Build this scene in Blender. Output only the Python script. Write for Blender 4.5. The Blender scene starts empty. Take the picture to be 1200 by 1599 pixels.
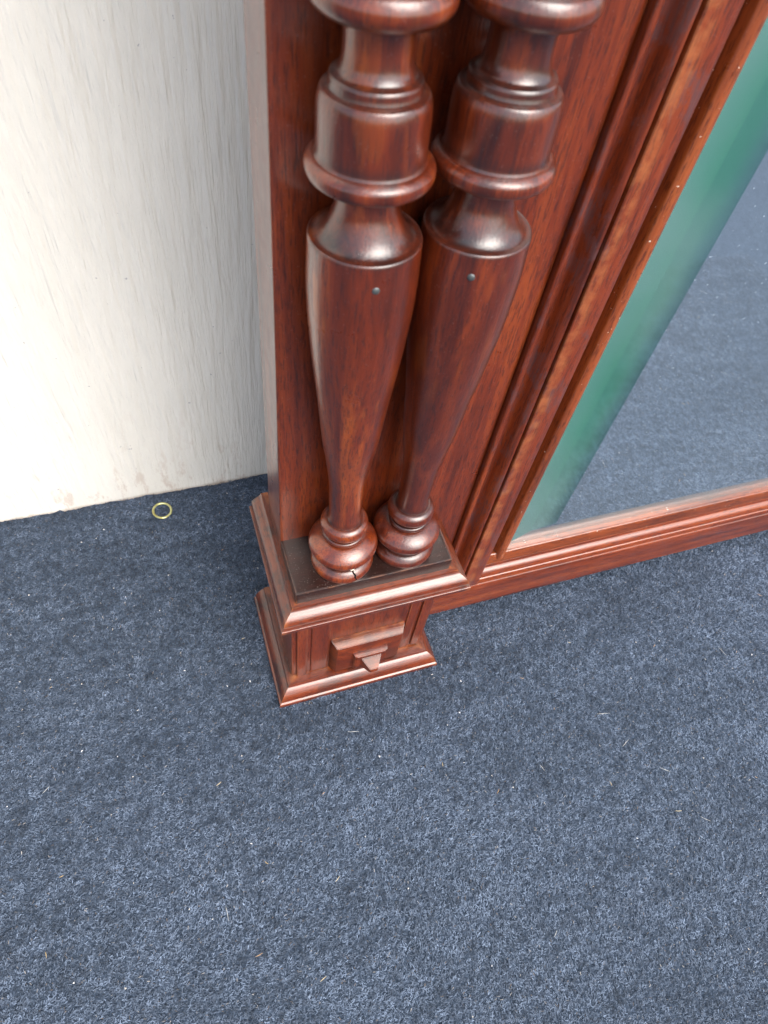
import bpy, bmesh, math, random
import numpy as np
from mathutils import Vector
random.seed(7); rng = np.random.default_rng(7)
S = bpy.context.scene
C = S.collection

# ------------------------------------------------------------------ camera
cam_d = bpy.data.cameras.new('camera'); cam = bpy.data.objects.new('camera', cam_d); C.objects.link(cam)
cam.location = (-0.04278, -0.21724, 0.64547)
cam.rotation_euler = (0.616716, -0.109731, -0.314616)
cam_d.sensor_fit = 'HORIZONTAL'; cam_d.sensor_width = 36.0; cam_d.lens = 36*1041.03/1200
cam_d.clip_start = 0.01; cam_d.clip_end = 100
cam_d.dof.use_dof = True; cam_d.dof.focus_distance = 0.56; cam_d.dof.aperture_fstop = 17
S.camera = cam

# ------------------------------------------------------------------ sky, sun, exposure
SUN_EL, SUN_AZ = math.radians(48), math.radians(156)     # azimuth clockwise from +Y (into the wall): front right
w = bpy.data.worlds.new('World'); S.world = w; w.use_nodes = True
nt = w.node_tree; bg = nt.nodes['Background']
sky = nt.nodes.new('ShaderNodeTexSky'); sky.sky_type = 'NISHITA'; sky.sun_disc = False
sky.sun_elevation = SUN_EL; sky.sun_rotation = SUN_AZ
sky.air_density = 1.0; sky.dust_density = 4.0; sky.ozone_density = 1.0
hs = nt.nodes.new('ShaderNodeHueSaturation'); hs.inputs['Saturation'].default_value = .62      # thin overcast
nt.links.new(sky.outputs[0], hs.inputs['Color']); nt.links.new(hs.outputs[0], bg.inputs[0]); bg.inputs[1].default_value = 0.15
sd = bpy.data.lights.new('sun', 'SUN'); sun = bpy.data.objects.new('sun', sd); C.objects.link(sun)
sd.energy = 1.2; sd.angle = math.radians(50); sd.color = (1.0, 0.965, 0.93)
dirv = Vector((math.sin(SUN_AZ)*math.cos(SUN_EL), math.cos(SUN_AZ)*math.cos(SUN_EL), math.sin(SUN_EL)))
sun.rotation_euler = dirv.to_track_quat('Z', 'Y').to_euler(); sun.location = dirv*5
S.view_settings.view_transform = 'Standard'; S.view_settings.look = 'None'
S.view_settings.exposure = 1.18; S.view_settings.gamma = 1; S.view_settings.use_curve_mapping = False

# ------------------------------------------------------------------ node helpers
def mat(name):
    m = bpy.data.materials.new(name); m.use_nodes = True
    t = m.node_tree; return m, t, t.nodes['Principled BSDF']
def node(t, ty, **k):
    n = t.nodes.new(ty)
    for a, v in k.items(): setattr(n, a, v)
    return n
def noise(t, vec, scale, detail=4, rough=.55, dist=0.0):
    n = node(t, 'ShaderNodeTexNoise'); n.inputs['Scale'].default_value = scale; n.inputs['Detail'].default_value = detail
    n.inputs['Roughness'].default_value = rough; n.inputs['Distortion'].default_value = dist
    t.links.new(vec, n.inputs['Vector']); return n.outputs['Fac']
def ramp(t, fac, stops, interp='LINEAR'):
    r = node(t, 'ShaderNodeValToRGB'); r.color_ramp.interpolation = interp; e = r.color_ramp.elements
    while len(e) < len(stops): e.new(0.5)
    for i, (p, c) in enumerate(stops):
        e[i].position = p; e[i].color = (c, c, c, 1) if isinstance(c, (int, float)) else (*c, 1)
    t.links.new(fac, r.inputs[0]); return r.outputs[0]
def mix(t, fac, a, b, mode='MIX'):
    n = node(t, 'ShaderNodeMix', data_type='RGBA', blend_type=mode)
    for s, v in ((n.inputs[0], fac), (n.inputs[6], a), (n.inputs[7], b)):
        if hasattr(v, 'links'): t.links.new(v, s)
        elif isinstance(v, (int, float)): s.default_value = v
        else: s.default_value = (*v, 1)
    return n.outputs[2]
def mapping(t, vec, scale, loc=(0, 0, 0), rot=(0, 0, 0)):
    n = node(t, 'ShaderNodeMapping'); n.inputs['Scale'].default_value = scale; n.inputs['Location'].default_value = loc
    n.inputs['Rotation'].default_value = rot; t.links.new(vec, n.inputs[0]); return n.outputs[0]
def bump(t, h, strength, dist, normal=None):
    b = node(t, 'ShaderNodeBump'); b.inputs['Strength'].default_value = strength; b.inputs['Distance'].default_value = dist
    t.links.new(h, b.inputs['Height'])
    if normal: t.links.new(normal, b.inputs['Normal'])
    return b.outputs[0]
def math_(t, op, a, b):
    n = node(t, 'ShaderNodeMath', operation=op)
    for s, v in zip(n.inputs, (a, b)):
        if hasattr(v, 'links'): t.links.new(v, s)
        else: s.default_value = v
    return n.outputs[0]

def zsep(t, tc):
    n = node(t, 'ShaderNodeSeparateXYZ'); t.links.new(tc, n.inputs[0]); return n.outputs[2]

def wood(name, axis, dark=(.055, .012, .007), mid=(.16, .036, .014), light=(.30, .085, .026), wear=.5, flecks=0.0,
         chips=0.0, rough=.3, coat=.8, dust=.06, seed=0.0, grime=0.0, ledge=0, patch=0.0):
    """stained, varnished oak; axis = direction of the grain"""
    m, t, b = mat(name)
    dark, mid, light = [tuple(a*k for a, k in zip(c, (.72, .485, .315))) for c in (dark, mid, light)]
    tc = node(t, 'ShaderNodeTexCoord').outputs['Object']
    s = {'x': (1, 14, 14), 'y': (14, 1, 14), 'z': (14, 14, 1)}[axis]
    s2 = {'x': (1, 9, 9), 'y': (9, 1, 9), 'z': (9, 9, 1)}[axis]
    v1 = mapping(t, tc, s, (seed, seed*.7, seed*1.3)); v2 = mapping(t, tc, s2, (seed*2, seed, seed))
    broad = noise(t, v1, 5.5, 5, .6, .6)
    fine = noise(t, v2, 95, 4, .65)
    hue = noise(t, mapping(t, tc, (1, 1, 1), (seed, 0, 0)), 14, 4, .6)
    col = ramp(t, broad, [(.32, dark), (.5, mid), (.72, light)])
    col = mix(t, ramp(t, hue, [(.35, 0.0), (.68, .55)]), col, mid)
    pores = ramp(t, fine, [(.38, 1.0), (.49, 0.0)])
    col = mix(t, math_(t, 'MULTIPLY', pores, .62), col, (.028, .008, .006))
    if patch:
        pn = ramp(t, noise(t, mapping(t, tc, (2.4, 2.4, .5), (seed*3, 2, seed+.6)), 46, 3, .5), [(.58, 0.0), (.66, 1.0)])
        col = mix(t, math_(t, 'MULTIPLY', math_(t, 'MULTIPLY', pn, ramp(t, zsep(t, tc), [(.15, 0.0), (.20, 1.0), (.268, 1.0), (.274, .3)])), patch), col, (.40, .095, .010))
    if flecks:
        fl = noise(t, mapping(t, tc, {'x': (1, 2.6, 1), 'z': (2.6, 1, 1), 'y': (1, 1, 1)}[axis], (seed, 3, 1), (0, .5, 0)), 24, 5, .7, .4)
        f2 = ramp(t, fl, [(.54, 0.0), (.6, 1.0)])
        f2 = math_(t, 'MULTIPLY', f2, ramp(t, fine, [(.42, 1.0), (.6, .35)]))
        col = mix(t, math_(t, 'MULTIPLY', f2, flecks), col, (.095, .04, .038))
    geo = node(t, 'ShaderNodeNewGeometry')
    wn = noise(t, tc, 60, 4, .65)
    if wear:                                             # varnish rubbed off the arrises
        e = ramp(t, geo.outputs['Pointiness'], [(.54, 0.0), (.62, 1.0)])
        e = math_(t, 'MULTIPLY', e, ramp(t, wn, [(.42, .1), (.6, 1.0)]))
        col = mix(t, math_(t, 'MULTIPLY', e, wear), col, (.40, .14, .045))
    if grime:
        gn = ramp(t, noise(t, tc, 45, 5, .7), [(.50, 0.0), (.62, 1.0)])
        col = mix(t, math_(t, 'MULTIPLY', gn, grime), col, (.02, .012, .010))
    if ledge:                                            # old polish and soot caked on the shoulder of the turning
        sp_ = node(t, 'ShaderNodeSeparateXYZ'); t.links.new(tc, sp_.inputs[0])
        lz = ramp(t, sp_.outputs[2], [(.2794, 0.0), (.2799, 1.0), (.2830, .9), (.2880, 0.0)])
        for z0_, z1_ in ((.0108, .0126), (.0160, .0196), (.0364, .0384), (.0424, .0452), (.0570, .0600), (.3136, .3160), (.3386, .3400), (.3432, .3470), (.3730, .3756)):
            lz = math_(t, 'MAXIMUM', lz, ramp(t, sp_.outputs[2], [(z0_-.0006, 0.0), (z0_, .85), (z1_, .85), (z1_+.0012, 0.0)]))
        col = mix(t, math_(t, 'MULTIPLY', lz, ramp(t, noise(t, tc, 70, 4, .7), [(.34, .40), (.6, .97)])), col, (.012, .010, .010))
    if chips:
        cn = ramp(t, noise(t, tc, 330, 3, .6), [(.70, 0.0), (.725, 1.0)])
        col = mix(t, math_(t, 'MULTIPLY', cn, chips), col, (.75, .68, .58))
    ds = ramp(t, noise(t, tc, 900, 2, .5), [(.66, 0.0), (.72, 1.0)])
    col = mix(t, math_(t, 'MULTIPLY', ds, dust), col, (.45, .40, .36))
    t.links.new(col, b.inputs['Base Color'])
    rn = math_(t, 'ADD', rough-.10, math_(t, 'MULTIPLY', wn, .22)); t.links.new(rn, b.inputs['Roughness'])
    b.inputs['Specular IOR Level'].default_value = .2; b.inputs['Coat Weight'].default_value = coat; b.inputs['Coat Roughness'].default_value = .19; b.inputs['Coat IOR'].default_value = 1.7
    bn = bump(t, fine, .35, .0006); bn = bump(t, wn, .18, .0006, bn)
    t.links.new(bn, b.inputs['Normal'])
    cb = bump(t, fine, .22, .0006); cb = bump(t, wn, .12, .0008, cb); t.links.new(cb, b.inputs['Coat Normal'])
    return m

def simple(name, col, rough=.5, metal=0, spec=.5):
    m, t, b = mat(name); b.inputs['Base Color'].default_value = (*col, 1); b.inputs['Roughness'].default_value = rough
    b.inputs['Metallic'].default_value = metal; b.inputs['Specular IOR Level'].default_value = spec
    return m

M = {}
M['board'] = wood('board_wood', 'z', mid=(.20, .045, .016), light=(.34, .10, .030), seed=1.3, wear=.2)
M['stile'] = wood('stile_wood', 'z', mid=(.22, .050, .018), light=(.34, .095, .03), flecks=.75, seed=4.1, wear=.45, rough=.36)
M['lip'] = wood('lip_wood', 'z', mid=(.34, .11, .04), light=(.48, .20, .07), seed=6.1, wear=.6, chips=.9)
M['rail'] = wood('rail_wood', 'x', mid=(.24, .060, .021), light=(.38, .125, .04), flecks=.3, seed=2.2, wear=.6, rough=.34)
M['raillip'] = wood('rail_lip_wood', 'x', mid=(.28, .085, .026), light=(.42, .16, .05), seed=8.0, wear=.6, chips=.9, rough=.38)
M['mouldx'] = wood('moulding_wood', 'x', mid=(.19, .046, .018), light=(.34, .10, .034), seed=3.7, wear=.9, grime=.5, rough=.34)
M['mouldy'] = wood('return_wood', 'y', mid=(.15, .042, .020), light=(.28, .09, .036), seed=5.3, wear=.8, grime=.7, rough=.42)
M['core'] = wood('plinth_wood', 'z', mid=(.17, .038, .016), light=(.28, .075, .025), seed=9.4, wear=.5, rough=.42, coat=.55)
M['boss'] = wood('boss_wood', 'x', mid=(.17, .038, .016), light=(.28, .075, .025), seed=12.4, wear=.5, rough=.5, coat=.3, grime=.4)
M['plate'] = wood('plate_wood', 'x', dark=(.012, .008, .009), mid=(.024, .013, .014), light=(.06, .022, .018), seed=7.7, wear=.5, dust=.2, rough=.4, grime=.8, coat=.6)
M['turn'] = wood('turned_wood', 'z', dark=(.05, .011, .006), mid=(.17, .036, .012), light=(.46, .14, .024), seed=11.2, wear=.35, rough=.30, coat=.9, ledge=1, patch=.42, dust=.06)
M['turn2'] = wood('turned_wood_dark', 'z', dark=(.04, .010, .007), mid=(.125, .027, .012), light=(.32, .08, .020), seed=14.9, wear=.35, rough=.32, coat=.9, ledge=1, patch=.12, dust=.08)
M['iron'] = simple('nail_iron', (.11, .12, .12), .45, .6)
M['void'] = simple('crack_dark', (.008, .006, .005), .9, 0, .1)
M['splinter'] = simple('raw_splinter', (.62, .55, .46), .8)

# mirror
m, t, b = mat('silvered_glass')
b.inputs['Metallic'].default_value = 1; b.inputs['Base Color'].default_value = (.88, .94, .97, 1); b.inputs['Roughness'].default_value = .035
tc = node(t, 'ShaderNodeTexCoord').outputs['Object']
film_and_reflection = node(t, 'ShaderNodeBsdfDiffuse'); film_and_reflection.inputs[0].default_value = (.42, .52, .62, 1)
mx = node(t, 'ShaderNodeMixShader')
dn = ramp(t, noise(t, tc, 420, 2, .5), [(.70, .055), (.73, .4)])
dn2 = math_(t, 'ADD', dn, math_(t, 'MULTIPLY', noise(t, tc, 7, 4, .6), .07))
t.links.new(dn2, mx.inputs[0]); t.links.new(b.outputs[0], mx.inputs[1]); t.links.new(film_and_reflection.outputs[0], mx.inputs[2])
t.links.new(mx.outputs[0], t.nodes['Material Output'].inputs[0]); M['glass'] = m
def bevel_glass(name, refl, body, k, rough=.2, edge=None, fade=None):
    m, t, b = mat(name)
    b.inputs['Metallic'].default_value = 1; b.inputs['Base Color'].default_value = (*refl, 1); b.inputs['Roughness'].default_value = rough
    tc = node(t, 'ShaderNodeTexCoord').outputs['Object']
    film_and_reflection = node(t, 'ShaderNodeBsdfPrincipled'); film_and_reflection.inputs['Roughness'].default_value = .15  # diffuse layer carrying the painted reflection colour
    pale_reflection = ramp(t, noise(t, tc, 6, 3, .5), [(.40, 0.0), (.65, .5)])          # random patches where a paler reflection is painted in
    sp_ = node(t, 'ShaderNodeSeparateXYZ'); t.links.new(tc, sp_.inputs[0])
    pale_reflection = math_(t, 'MAXIMUM', pale_reflection, ramp(t, math_(t, 'ADD', sp_.outputs[2], math_(t, 'MULTIPLY', noise(t, tc, 30, 3), .05)), [(.12, .85), (.30, 0.0)]))  # paler reflection painted in towards the bottom
    ab = math_(t, 'SUBTRACT', .37, math_(t, 'ABSOLUTE', math_(t, 'SUBTRACT', sp_.outputs[0], .60), 0))      # distance in from the ground edge: grades the painted green reflection
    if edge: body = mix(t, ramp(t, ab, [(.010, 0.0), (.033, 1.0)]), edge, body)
    t.links.new(mix(t, pale_reflection, body, (.24, .33, .32)), film_and_reflection.inputs['Base Color'])
    mx = node(t, 'ShaderNodeMixShader')
    kk = math_(t, 'ADD', k-.1, math_(t, 'MULTIPLY', noise(t, tc, 9, 4, .6), .2))
    if fade: kk = math_(t, 'MULTIPLY', kk, ramp(t, math_(t, 'ADD', ab, math_(t, 'MULTIPLY', math_(t, 'SUBTRACT', noise(t, tc, 25, 2), .5), .008)), [(fade[0], 1.0), (fade[1], .12)]))
    t.links.new(kk, mx.inputs[0])
    t.links.new(b.outputs[0], mx.inputs[1]); t.links.new(film_and_reflection.outputs[0], mx.inputs[2])
    t.links.new(mx.outputs[0], t.nodes['Material Output'].inputs[0]); return m
M['bevel'] = bevel_glass('bevel_green_reflection', (.62, .95, .82), (.035, .20, .11), .48, .16, edge=(.10, .27, .22))  # green reflection painted into the bevel colour, greener inward
M['double_image_band'] = bevel_glass('bevel_double_image', (.58, .86, .80), (.03, .17, .10), .50, .06, fade=(.042, .060))  # darker band: double image of the bevel painted into the colour
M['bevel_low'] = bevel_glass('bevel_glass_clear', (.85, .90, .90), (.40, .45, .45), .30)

# painted rough-sawn siding
m, t, b = mat('painted_siding')
tc = node(t, 'ShaderNodeTexCoord').outputs['Object']
g1 = noise(t, mapping(t, tc, (1, 1, .10)), 130, 4, .55, .12)
g2 = noise(t, mapping(t, tc, (1, 1, .10)), 50, 4, .6, .2)
g3 = noise(t, mapping(t, tc, (1, 1, .45), (3, 0, 1)), 70, 3, .6)
gouge = ramp(t, g3, [(.66, 0.0), (.72, 1.0)])
sep = node(t, 'ShaderNodeSeparateXYZ'); t.links.new(tc, sep.inputs[0])
low = ramp(t, sep.outputs[2], [(0.0, 1.0), (.055, .55), (.16, 0.0)])
chip = ramp(t, noise(t, mapping(t, tc, (1, 1, .35), (7, 0, 2)), 62, 5, .7), [(.55, 0.0), (.63, 1.0)])
chip = math_(t, 'MULTIPLY', chip, low)
col = mix(t, ramp(t, g2, [(.3, 0.0), (.7, 1.0)]), (.670, .645, .585), (.715, .690, .632))
col = mix(t, math_(t, 'MULTIPLY', gouge, .10), col, (.46, .44, .45))
col = mix(t, math_(t, 'MULTIPLY', chip, .55), col, (.44, .33, .27))
tiny = ramp(t, noise(t, tc, 170, 2, .5), [(.755, 0.0), (.78, 1.0)])
col = mix(t, math_(t, 'MULTIPLY', tiny, .6), col, (.25, .24, .27))
col = mix(t, math_(t, 'MULTIPLY', ramp(t, math_(t, 'ADD', sep.outputs[2], math_(t, 'MULTIPLY', g2, .006)), [(.0035, 1.0), (.008, 0.0)]), .7), col, (.30, .22, .15))
t.links.new(col, b.inputs['Base Color']); b.inputs['Roughness'].default_value = .62
bn = bump(t, g1, 1.0, .0040); bn = bump(t, g2, .5, .003, bn); bn = bump(t, gouge, -.5, .001, bn)
t.links.new(bn, b.inputs['Normal']); M['wall'] = m

# carpet
m, t, b = mat('carpet_backing')
tc = node(t, 'ShaderNodeTexCoord').outputs['Object']
n1 = noise(t, tc, 420, 4, .7); n2 = noise(t, tc, 22, 4, .6)
col = ramp(t, n1, [(.3, (.020, .029, .045)), (.5, (.056, .078, .115)), (.7, (.115, .155, .225))])
t.links.new(col, b.inputs['Base Color']); b.inputs['Roughness'].default_value = .95; b.inputs['Specular IOR Level'].default_value = .1
t.links.new(bump(t, n1, 1.0, .003), b.inputs['Normal']); M['carpet'] = m
m, t, b = mat('carpet_fibre')
at = node(t, 'ShaderNodeAttribute', attribute_name='tint').outputs['Color']
t.links.new(at, b.inputs['Base Color']); b.inputs['Roughness'].default_value = .7; b.inputs['Specular IOR Level'].default_value = .25
b.inputs['Sheen Weight'].default_value = .25; b.inputs['Sheen Tint'].default_value = (.6, .75, 1, 1); M['fibre'] = m
m, t, b = mat('lint'); at = node(t, 'ShaderNodeAttribute', attribute_name='tint').outputs['Color']
t.links.new(at, b.inputs['Base Color']); b.inputs['Roughness'].default_value = .8; M['lint'] = m
m, t, b = mat('tarnished_brass'); tc = node(t, 'ShaderNodeTexCoord').outputs['Object']
t.links.new(ramp(t, noise(t, tc, 160, 3), [(.35, (.45, .40, .14)), (.6, (.62, .62, .30))]), b.inputs['Base Color'])
b.inputs['Metallic'].default_value = .85; b.inputs['Roughness'].default_value = .28; M['brass'] = m

# ------------------------------------------------------------------ mesh helpers
def obj(name, bm, material, parent=None, smooth=None):
    bmesh.ops.recalc_face_normals(bm, faces=bm.faces)
    me = bpy.data.meshes.new(name); bm.to_mesh(me); bm.free()
    if smooth is not None:
        for p in me.polygons: p.use_smooth = True
        me.set_sharp_from_angle(angle=math.radians(smooth))
    me.materials.append(material)
    o = bpy.data.objects.new(name, me); C.objects.link(o)
    if parent: o.parent = parent
    return o
def box(x0, x1, y0, y1, z0, z1, bev=.0008, seg=2, bm=None):
    bm2 = bmesh.new(); bmesh.ops.create_cube(bm2, size=1)
    for v in bm2.verts:
        v.co = ((x0+x1)/2+v.co.x*(x1-x0), (y0+y1)/2+v.co.y*(y1-y0), (z0+z1)/2+v.co.z*(z1-z0))
    if bev: bmesh.ops.bevel(bm2, geom=list(bm2.edges), offset=bev, segments=seg, profile=.5, affect='EDGES')
    big = sorted(bm2.faces, key=lambda f: -f.calc_area())[:6]
    for f_ in big: bmesh.ops.inset_individual(bm2, faces=[f_], thickness=min(.0022, .3*min(e_.calc_length() for e_ in f_.edges)))
    return bm2
def refine(pts, n=3):
    """Catmull-like densify of a profile with corners kept: pts (a,b[,'c']) -> list"""
    out = []
    for i in range(len(pts)-1):
        p0 = pts[max(i-1, 0)]; p1 = pts[i]; p2 = pts[i+1]; p3 = pts[min(i+2, len(pts)-1)]
        c1 = len(p1) > 2; c2 = len(p2) > 2
        for k in range(n):
            u = k/n; r = []
            for d in (0, 1):
                m1 = (p2[d]-p1[d]) if c1 else (p2[d]-p0[d])/2
                m2 = (p2[d]-p1[d]) if c2 else (p3[d]-p1[d])/2
                r.append((2*u**3-3*u**2+1)*p1[d]+(u**3-2*u**2+u)*m1+(-2*u**3+3*u**2)*p2[d]+(u**3-u**2)*m2)
            out.append(tuple(r))
    out.append(tuple(pts[-1][:2])); return out
def sweep(sections, close=True, caps=True):
    bm = bmesh.new(); rings = [[bm.verts.new(p) for p in s] for s in sections]; n = len(rings[0])
    for a, b_ in zip(rings[:-1], rings[1:]):
        for i in range(n if close else n-1):
            j = (i+1) % n
            bm.faces.new((a[i], a[j], b_[j], b_[i]))
    if caps and close:
        bm.faces.new(rings[0]); bm.faces.new(rings[-1])
    return bm
def lathe(prof, seg=72):
    bm = bmesh.new(); rings = []
    for r, z in prof:
        rings.append([bm.verts.new((r*math.cos(2*math.pi*k/seg), r*math.sin(2*math.pi*k/seg), z)) for k in range(seg)])
    for a, b_ in zip(rings[:-1], rings[1:]):
        for k in range(seg):
            j = (k+1) % seg; bm.faces.new((a[k], a[j], b_[j], b_[k]))
    bm.faces.new(rings[0]); bm.faces.new(rings[-1]); return bm
def tube(pts, r, seg=6):
    bm = bmesh.new(); rings = []
    pts = [Vector(p) for p in pts]
    for i, p in enumerate(pts):
        d = (pts[min(i+1, len(pts)-1)]-pts[max(i-1, 0)]).normalized()
        a = d.orthogonal().normalized(); c = d.cross(a)
        rr = r[i] if isinstance(r, (list, tuple)) else r
        rings.append([bm.verts.new(p+rr*(a*math.cos(2*math.pi*k/seg)+c*math.sin(2*math.pi*k/seg))) for k in range(seg)])
    for a, b_ in zip(rings[:-1], rings[1:]):
        for k in range(seg): bm.faces.new((a[k], a[(k+1) % seg], b_[(k+1) % seg], b_[k]))
    bm.faces.new(rings[0]); bm.faces.new(rings[-1]); return bm
def tag(o, label=None, cat=None, kind=None, group=None):
    if label: o['label'] = label
    if cat: o['category'] = cat
    if kind: o['kind'] = kind
    if group: o['group'] = group
    return o

# ------------------------------------------------------------------ setting: carpet and wall
YW = 0.285
bm = bmesh.new(); bmesh.ops.create_grid(bm, x_segments=4, y_segments=4, size=4)
for v in bm.verts: v.co.z = -.0012
tag(obj('carpet', bm, M['carpet']), kind='structure')

def fibres():
    N = 900000
    x = rng.uniform(-.46, 1.0, N); y = rng.uniform(-.46, YW+.004, N)
    keep = (np.abs(x-.26) < .56) | (rng.random(N) < .6); x, y = x[keep], y[keep]; N = len(x)
    # slow variation of the pile
    def vn(px, py, s, seed):
        r = np.random.default_rng(seed); g = r.random((256, 256)); u = px*s+50; v = py*s+50
        i = np.floor(u).astype(int) % 255; j = np.floor(v).astype(int) % 255; fu = u-np.floor(u); fv = v-np.floor(v)
        fu = fu*fu*(3-2*fu); fv = fv*fv*(3-2*fv)
        return g[i, j]*(1-fu)*(1-fv)+g[i+1, j]*fu*(1-fv)+g[i, j+1]*(1-fu)*fv+g[i+1, j+1]*fu*fv
    ang = .55+2.2*(vn(x, y, 14, 1)-.5)+rng.normal(0, .9, N)
    L = rng.uniform(.0010, .0026, N); wd = rng.uniform(.00014, .00034, N)
    z0 = rng.uniform(-.0008, .0018, N); hz = rng.normal(.0002, .0006, N)
    dx, dy = np.cos(ang), np.sin(ang)
    P0 = np.stack([x, y, z0], 1); P1 = P0+np.stack([dx*L, dy*L, hz], 1)
    n0 = np.stack([-dy*wd, dx*wd, rng.normal(0, .00015, N)], 1)
    V = np.stack([P0-n0*.6, P0+n0*.6, P1+n0, P1-n0], 1).reshape(-1, 3)
    F = np.arange(N*4)
    me = bpy.data.meshes.new('carpet_pile'); me.vertices.add(len(V)); me.vertices.foreach_set('co', V.astype(np.float32).ravel())
    me.loops.add(len(F)); me.loops.foreach_set('vertex_index', F.astype(np.int32))
    me.polygons.add(N); me.polygons.foreach_set('loop_start', np.arange(N, dtype=np.int32)*4)
    me.update(calc_edges=True)
    k = np.clip(.46+.66*(vn(x, y, 280, 2)-.5)+.28*(vn(x*.30+y*.1, y-.2*x, 170, 3)-.5)+.20*(vn(x*.3+y*.1, y*1.2-x*.15, 40, 4)-.5)+.30*(vn(x*.45, y-.12*x, 7, 5)-.5)+rng.normal(0, .13, N), 0, 1)**1.4
    lo = np.array([.022, .030, .043]); hi = np.array([.190, .246, .342])
    col = lo+(hi-lo)*k[:, None]
    wm = rng.random(N); col[wm < .006] = [.26, .25, .24]; col[(wm > .006) & (wm < .016)] = [.12, .10, .085]
    col *= rng.uniform(.85, 1.15, (N, 1)); colv = np.repeat(np.concatenate([col, np.ones((N, 1))], 1), 4, 0)
    a = me.color_attributes.new('tint', 'FLOAT_COLOR', 'POINT'); a.data.foreach_set('color', colv.astype(np.float32).ravel())
    me.materials.append(M['fibre']); o = bpy.data.objects.new('carpet_pile', me); C.objects.link(o)
    tag(o, 'matted blue grey felt fibres of the outdoor carpet', 'carpet pile', 'stuff')
fibres()

def lint():
    verts, faces, cols = [], [], []
    def speck(x, y, L, wd, ang, c, h=.0022):
        b0 = len(verts); d = Vector((math.cos(ang), math.sin(ang), random.uniform(-.15, .15)))*L/2; n = Vector((-d.y, d.x, 0)).normalized()*wd/2
        p = Vector((x, y, h)); up = Vector((0, 0, wd*.45))
        for e in (-1, 0, 1):
            q = p+d*e+n*(0.6*(1-abs(e)))
            k = 1 if e == 0 else .45
            for s in (n*k, up*k, -n*k, -up*k): verts.append(q+s); cols.append((*c, 1))
        for r in (0, 4):
            for i in range(4): faces.append((b0+r+i, b0+r+(i+1) % 4, b0+r+4+(i+1) % 4, b0+r+4+i))
        faces.append((b0, b0+1, b0+2, b0+3)); faces.append((b0+8, b0+9, b0+10, b0+11))
    for i in range(340):
        x = random.uniform(-.45, .9); y = random.uniform(-.6, YW-.005); k = random.random()
        if k < .62: c = random.choice([(.6, .58, .54), (.5, .48, .44), (.7, .7, .7)]); speck(x, y, random.uniform(.0008, .0020), random.uniform(.0007, .0014), random.uniform(0, 6), c)
        elif k < .85: speck(x, y, random.uniform(.002, .006), .0006, random.uniform(0, 6), random.choice([(.45, .33, .16), (.40, .26, .14), (.5, .42, .26)]))
        else: speck(x, y, random.uniform(.006, .014), .00035, random.uniform(0, 6), (.55, .55, .52))
    me = bpy.data.meshes.new('carpet_lint'); me.from_pydata(verts, [], faces)
    a = me.color_attributes.new('tint', 'FLOAT_COLOR', 'POINT'); a.data.foreach_set('color', np.array(cols, np.float32).ravel())
    me.materials.append(M['lint']); o = bpy.data.objects.new('carpet_lint', me); C.objects.link(o)
    tag(o, 'pale grit and straw specks scattered over the blue carpet', 'lint', 'stuff')
lint()

# wall: one painted sheet with a ragged lower edge
bm = bmesh.new(); rows = []
xs = np.concatenate([np.linspace(-2.2, -.62, 12), np.arange(-.6, .35, .004), np.linspace(.36, 2.6, 16)])
zs = [None, .012, .03, .1, .5, 1.2, 2.5]
e = 0
for z in zs:
    row = []
    for x in xs:
        if z is None:
            e = .8*e+random.gauss(0, .0009); zz = .0005+.0025*math.sin(x*23)*.4+e+(.002 if random.random() < .03 else 0)
        else: zz = z
        row.append(bm.verts.new((x, YW+(.0006*math.sin(x*40) if z is None else 0), zz)))
    rows.append(row)
for a, b_ in zip(rows[:-1], rows[1:]):
    for i in range(len(xs)-1): bm.faces.new((a[i], a[i+1], b_[i+1], b_[i]))
g = bmesh.ops.extrude_face_region(bm, geom=list(bm.faces))
for v in g['geom']:
    if isinstance(v, bmesh.types.BMVert): v.co.y += .012
tag(obj('siding_wall', bm, M['wall']), 'white painted rough sawn siding wall behind the wooden mirror', 'wall')

# ------------------------------------------------------------------ the mirror
root = bpy.data.objects.new('wooden_mirror', None); C.objects.link(root); root.location = (0, 0, 0)
tag(root, 'tall antique red brown wooden mirror with twin turned columns on a moulded plinth', 'mirror')
W = 0.16; YB = 0.064; ZP = 0.197; TOP = 0.98

tag(obj('back_board', box(.0143, .1765, YB, .108, .020, TOP, .0012), M['board'], root, 40))

# plinth block, sunk at the front
pl = obj('plinth', box(.0125, .1455, .0215, .112, .0005, .172, .0010), M['core'], root, 40)
obj('panel_strip', box(.0172, .0268, .0185, .0225, .0168, .160, .0007), M['core'], pl, 40)
obj('panel_strip', box(.1335, .1428, .0192, .0225, .0255, .160, .0007), M['core'], pl, 40)
obj('panel_field', box(.0305, .0480, .0200, .0225, .0225, .162, .0010), M['core'], pl, 40)
obj('panel_field', box(.1215, .1310, .0200, .0225, .0225, .162, .0010), M['core'], pl, 40)
obj('plinth_plate', box(.0145, .1425, .0142, YB+.002, .165, ZP, .0008), M['plate'], pl, 40)

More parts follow.
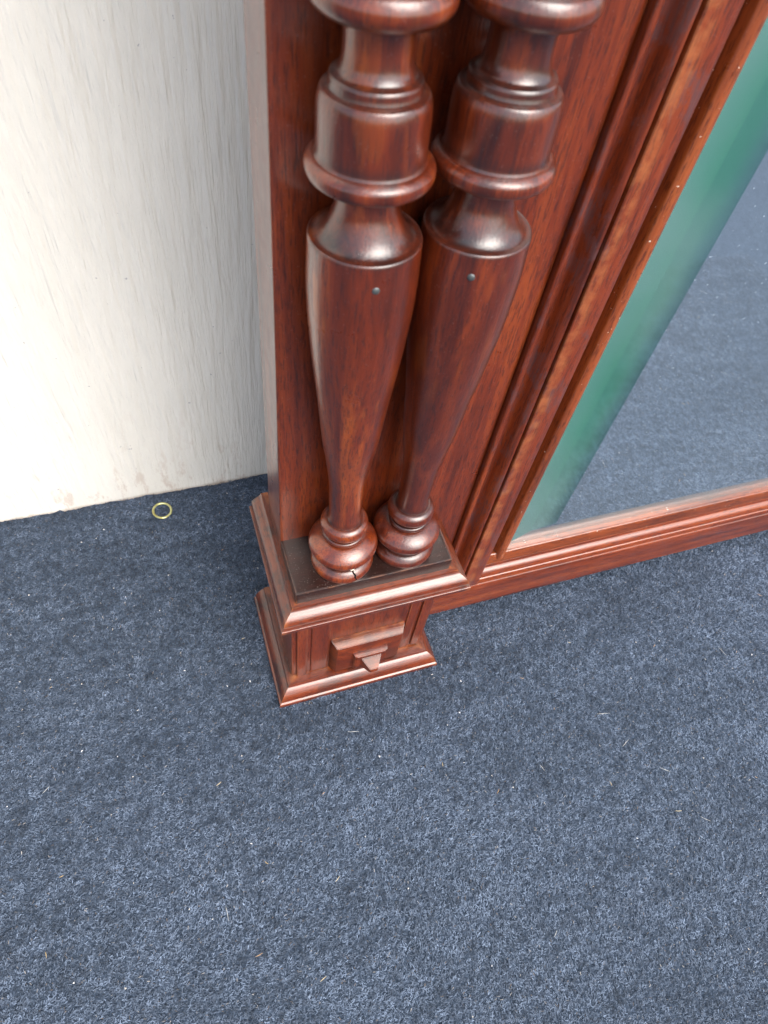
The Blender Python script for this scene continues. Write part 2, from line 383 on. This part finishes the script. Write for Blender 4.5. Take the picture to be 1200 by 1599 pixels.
def mould(prof, x0, x1, y0, yl, yr, z0, back, nm):
    """prof: (outward, z) points from the inner top round to the lower outer edge; mitred left return, front, right return"""
    P = refine(prof, 4); mm = max(p[0] for p in P)
    P = P+[(-back, 0.0), (-back, P[0][1])]
    def jit(s, k):
        return s
    L = lambda o, y: x0+mm-o
    # left return
    nseg = 10
    secs = []
    for i in range(nseg+1):
        u = i/nseg
        secs.append([(x0+mm-o, (yl)*(1-u)+(y0+mm-o)*u, z0+z) for o, z in P])
    obj(nm, sweep(secs), M['mouldy'], pl, 50)
    secs = []
    for i in range(25):
        u = i/24
        secs.append([((x0+mm-o)*(1-u)+(x1-mm+o)*u, y0+mm-o, z0+z) for o, z in P])
    obj(nm, sweep(secs), M['mouldx'], pl, 50)
    secs = []
    for i in range(nseg+1):
        u = i/nseg
        secs.append([(x1-mm+o, (y0+mm-o)*(1-u)+yr*u, z0+z) for o, z in P])
    obj(nm, sweep(secs), M['mouldy'], pl, 50)
cap = [(0, .0195, 1), (.0018, .0195, 1), (.0022, .0183, 1), (.0036, .0162), (.0062, .0146), (.0088, .0122), (.0102, .0092), (.0104, .0068, 1), (.0096, .0058, 1), (.0097, .0044, 1), (.0122, .0042, 1), (.0126, .0036), (.0126, .0004, 1), (.0122, 0.0, 1)]
mould(cap, 0, W, 0, .124, YB, .1637, .004, 'cap_moulding')
base = [(0, .0215, 1), (.0024, .0212, 1), (.0030, .0198, 1), (.0056, .0180), (.0084, .0150), (.0106, .0114), (.0115, .0082), (.0116, .0066, 1), (.0126, .0060, 1), (.0134, .0052), (.0136, .0006, 1), (.0132, 0.0, 1)]
mould(base, -.004, W, 0, .122, .112, .0004, .008, 'base_moulding')

# stepped pyramid boss on the plinth front
def boss(cx, cz):
    def ring(hx, hz, y, dz=0): return [(cx-hx, y, cz-hz+dz), (cx+hx, y, cz-hz+dz), (cx+hx, y, cz+hz+dz), (cx-hx, y, cz+hz+dz)]
    secs = [ring(.0355, .0300, .0220), ring(.0355, .0300, .0200), ring(.0318, .0255, .0120), ring(.0305, .0245, .0112),
            ring(.0170, .0150, .0095), ring(.0160, .0142, .0060), ring(.0148, .0132, .0045), ring(.0098, .0085, .0042), ring(.0088, .0076, .0026), ring(.0042, .0036, -.0060), ring(.0030, .0026, -.0070)]
    bm = sweep(secs)
    bmesh.ops.bevel(bm, geom=[e_ for e_ in bm.edges], offset=.0006, segments=2, affect='EDGES')
    return bm
obj('boss', boss(.0845, .0535), M['boss'], pl, 35)

# turned columns
prof = [(.0258, 0.0, 1), (.0268, .0030), (.0270, .0055), (.0260, .0084), (.0238, .0112), (.0216, .0126), (.0200, .0130, 1), (.0198, .0138, 1), (.0206, .0146), (.0209, .0164), (.0204, .0184), (.0188, .0192, 1), (.0186, .0218, 1),
        (.0222, .0228, 1), (.0262, .0252), (.0286, .0292), (.0287, .0314), (.0274, .0346), (.0246, .0376), (.0212, .0398), (.0182, .0412), (.0158, .0418, 1), (.0148, .0420, 1), (.0147, .0436, 1), (.0164, .0441), (.0174, .0462), (.0164, .0484), (.0140, .0489, 1), (.0134, .0515, 1), (.0148, .0522, 1),
        (.0182, .0545), (.0194, .0588), (.0184, .0632), (.0158, .0656), (.0134, .0660, 1), (.0122, .0700), (.0123, .085), (.0130, .103), (.0158, .124), (.0187, .143), (.0224, .179), (.0258, .210), (.0280, .238), (.0286, .256), (.0282, .272), (.0280, .2790, 1),
        (.0277, .2797), (.0272, .2801, 1), (.0262, .2800, 1), (.0240, .2804), (.0214, .2822), (.0192, .2850), (.0172, .2888), (.0154, .2934), (.0146, .2985), (.0152, .3022), (.0178, .3044), (.0220, .3054, 1), (.0250, .3056, 1),
        (.0280, .3068), (.0292, .3094), (.0288, .3122), (.0266, .3140), (.0250, .3144, 1), (.0244, .3156, 1), (.0243, .322), (.0242, .330), (.0238, .3350), (.0226, .3384), (.0208, .3392, 1), (.0198, .3396, 1), (.0194, .3410), (.0192, .3426), (.0186, .3436, 1), (.0176, .3440, 1),
        (.0160, .3450), (.0146, .3478), (.0140, .3520), (.0140, .3570), (.0148, .3606), (.0172, .3624), (.0220, .3630, 1), (.0252, .3640), (.0277, .3668), (.0280, .3698), (.0264, .3730), (.0240, .3738, 1), (.0232, .3752, 1), (.0234, .380), (.0250, .400), (.0262, .425), (.0250, .460), (.0205, .510), (.0150, .560), (.0128, .600), (.0128, .640), (.0170, .645), (.0190, .650), (.0170, .655), (.0140, .658), (.0140, .690), (.024, .695), (.0255, .703), (.024, .712), (.018, .716), (.018, TOP-ZP-.03)]
P = [(r*(.90 if z < .0665 else .945 if z < .08 else .945-.02*min(1, (z-.08)/.1)), z*.87 if z < .0665 else .0579+(z-.0665)*(.0721/.0635) if z < .13 else z) for r, z in refine(prof, 4)]
def column(x, y, tx, ty, m, mrot, var=0.0):
    o = obj('turned_column', lathe([(r*(1+var*math.sin(z*61+1)+var*.7*math.sin(z*173)), z+var*.06*math.sin(z*37)) for r, z in P]), m, root, 42)
    o.location = (x, y, ZP); o.rotation_euler = (ty, tx, mrot)
    return o
def on_surface(z, az, out=0.0):
    if z < .05: z = z*.87
    r = np.interp(z, [p[1] for p in P], [p[0] for p in P])+out
    return Vector((r*math.cos(az), r*math.sin(az), z))
c1 = column(.0570, .0375, math.radians(-1.25), 0, M['turn'], 0)
c2 = column(.1080, .0385, math.radians(-.6), 0, M['turn2'], .6, .006)
for c, az, z in ((c1, -1.66, .2685), (c2, -2.6, .2690)):           # countersunk pin through the shoulder of each column
    p = on_surface(z, az, -.0004); d = Vector((math.cos(az), math.sin(az), 0))
    bm = lathe([(.0001, .0009), (.0013, .0008), (.0018, .0004), (.0021, -.001)], 16)
    n = obj('pin', bm, M['iron'], c, 40); n.location = p; n.rotation_euler = d.to_track_quat('Z', 'Y').to_euler()
az0 = -1.5
zz = [.0180, .0165, .0150, .0140, .0128, .0120, .0108, .0096, .0080, .0062, .0040]
pts = [on_surface(z, az0+.12*(.0245-z)/.02+.02*math.sin(i*2.1), .0000) for i, z in enumerate(zz)]
obj('crack', tube(pts, [.0003, .0004, .0005, .0006, .0007, .0007, .0008, .0008, .0007, .0005, .0003], 6), M['void'], c1)
q = on_surface(.0136, az0+.05, .0008)
bm = box(-.0016, .0018, -.0008, .0008, -.0009, .0013, .0004, 1)
for v in bm.verts: v.co += Vector((random.uniform(-.0004, .0004), random.uniform(-.0003, .0003), random.uniform(-.0004, .0004)))
sp = obj('splinter', bm, M['splinter'], c1); sp.location = q; sp.rotation_euler = (.5, .3, az0+1.57)

# frame stile: swept profile, grain upright.  (x, y) across the stile
XL = .2392
stile = [(.1768, .064, 1), (.1768, .0600, 1), (.1776, .0591), (.1790, .0587), (.1804, .0590), (.1812, .0600, 1), (.1815, .0640, 1), (.1838, .0646), (.1866, .0622), (.1884, .0576), (.1900, .0546), (.1918, .0527), (.1932, .0523, 1),
         (.1937, .0530, 1), (.1939, .0566, 1), (.1950, .0566, 1), (.1952, .0512, 1), (.1958, .0506, 1), (.2128, .0506, 1), (.2136, .0512, 1), (.2140, .0640, 1)]
Q = refine(stile, 3)
for side in (0, 1):
    fx = (lambda x: x) if side == 0 else (lambda x: 1.20-x)
    secs = [[(fx(x), y, z) for x, y in Q]+[(fx(.2140), .098, z), (fx(.1768), .098, z)] for z in np.linspace(.058, TOP, 20)]
    st = obj('frame_stile', sweep(secs), M['stile'], root, 40)
    lipP = refine([(.2145, .0715, 1), (.2298, .0715, 1), (.2304, .0620, 1), (.2314, .0603), (.2340, .0592), (.2368, .0592), (.2388, .0600), (XL, .0612, 1), (XL, .0735, 1)], 3)
    secs = [[(fx(x), y, z) for x, y in lipP]+[(fx(.2145), .0735, z)] for z in np.linspace(.088, TOP, 30)]
    obj('glazing_bead', sweep(secs), M['lip'], st, 40)

# bottom rail: (y, z) profile
rail = [(.0960, .0160, 1), (.0505, .0160, 1), (.0496, .0170, 1), (.0496, .0585, 1), (.0502, .0600, 1), (.0512, .0612), (.0518, .0640), (.0524, .0664, 1), (.0534, .0672, 1), (.0540, .0700), (.0556, .0735), (.0580, .0756), (.0592, .0768, 1), (.0598, .0788, 1), (.0600, .0800, 1), (.0655, .0812, 1), (.0960, .0812, 1)]
RQ = refine(rail, 3)
rl = obj('bottom_rail', sweep([[(x, y, z) for y, z in RQ] for x in np.linspace(.1458, 1.054, 60)]), M['rail'], root, 40)
lipR = refine([(.0602, .0805, 1), (.0600, .0835), (.0606, .0900), (.0618, .0945), (.0632, .0955, 1), (.0700, .0955, 1)], 3)
obj('glazing_bead', sweep([[(x, y, z) for y, z in lipR]+[(.0700, .0805)] and [(x, y, z) for y, z in lipR]+[(x, .0700, .0805)] for x in np.linspace(.2172, .983, 50)]), M['raillip'], rl, 40)

# bevelled glass
GX0, GX1, GZ0, GZ1 = .2300, .970, .0860, TOP-.05
YG, YE, BV, BI = .0660, .0692, .0330, .0270
bm = bmesh.new()
ix0, ix1, iz0, iz1 = GX0+BV+BI, GX1-BV-BI, GZ0+BV+.004, GZ1-BV-BI
f = [bm.verts.new(p) for p in ((ix0, YG, iz0), (ix1, YG, iz0), (ix1, YG, iz1), (ix0, YG, iz1))]
bk = [bm.verts.new(p) for p in ((ix0, YE+.002, iz0), (ix1, YE+.002, iz0), (ix1, YE+.002, iz1), (ix0, YE+.002, iz1))]
bm.faces.new(f); bm.faces.new(bk[::-1])
for i in range(4): bm.faces.new((f[i], f[(i+1) % 4], bk[(i+1) % 4], bk[i]))
gl = obj('mirror_glass', bm, M['glass'], root)
def facet(nm, a, b_, c, d, m):
    bm = bmesh.new(); v = [bm.verts.new(p) for p in (a, b_, c, d)]; u = [bm.verts.new((p[0], YE+.0018, p[2])) for p in (a, b_, c, d)]
    bm.faces.new(v); bm.faces.new(u[::-1])
    for i in range(4): bm.faces.new((v[i], v[(i+1) % 4], u[(i+1) % 4], u[i]))
    return obj(nm, bm, m, gl)
o4 = [(GX0, YE, GZ0), (GX1, YE, GZ0), (GX1, YE, GZ1), (GX0, YE, GZ1)]
mx0, mx1, mz0, mz1 = GX0+BV, GX1-BV, GZ0+BV, GZ1-BV
m4 = [(mx0, YG+.0001, mz0), (mx1, YG+.0001, mz0), (mx1, YG+.0001, mz1), (mx0, YG+.0001, mz1)]
i4 = [(ix0, YG, iz0), (ix1, YG, iz0), (ix1, YG, iz1), (ix0, YG, iz1)]
for i in range(4):
    j = (i+1) % 4
    low_ = i == 0
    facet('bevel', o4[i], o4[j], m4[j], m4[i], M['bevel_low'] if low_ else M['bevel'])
    facet('glass_or_double_image', m4[i], m4[j], i4[j], i4[i], M['glass'] if low_ else M['double_image_band'])

# ------------------------------------------------------------------ small loose things
bm = bmesh.new(); R0, r0 = .0098, .0012
for k in range(56):
    a = 2*math.pi*k/56
    ring = []
    for q in range(10):
        p = 2*math.pi*q/10
        ring.append(bm.verts.new(((R0+r0*1.15*math.cos(p))*math.cos(a), (R0+r0*1.15*math.cos(p))*math.sin(a)*.98, r0*math.sin(p)+.0004*math.sin(a))))
    if k: 
        for q in range(10): bm.faces.new((prev[q], prev[(q+1) % 10], ring[(q+1) % 10], ring[q]))
    else: first = ring
    prev = ring
for q in range(10): bm.faces.new((prev[q], prev[(q+1) % 10], first[(q+1) % 10], first[q]))
rg = obj('metal_ring', bm, M['brass'], None, 60); rg.location = (-.0810, .2590, .0023); rg.rotation_euler = (.05, .06, 0)
tag(rg, 'small tarnished brass ring lying on the carpet by the white wall', 'ring')
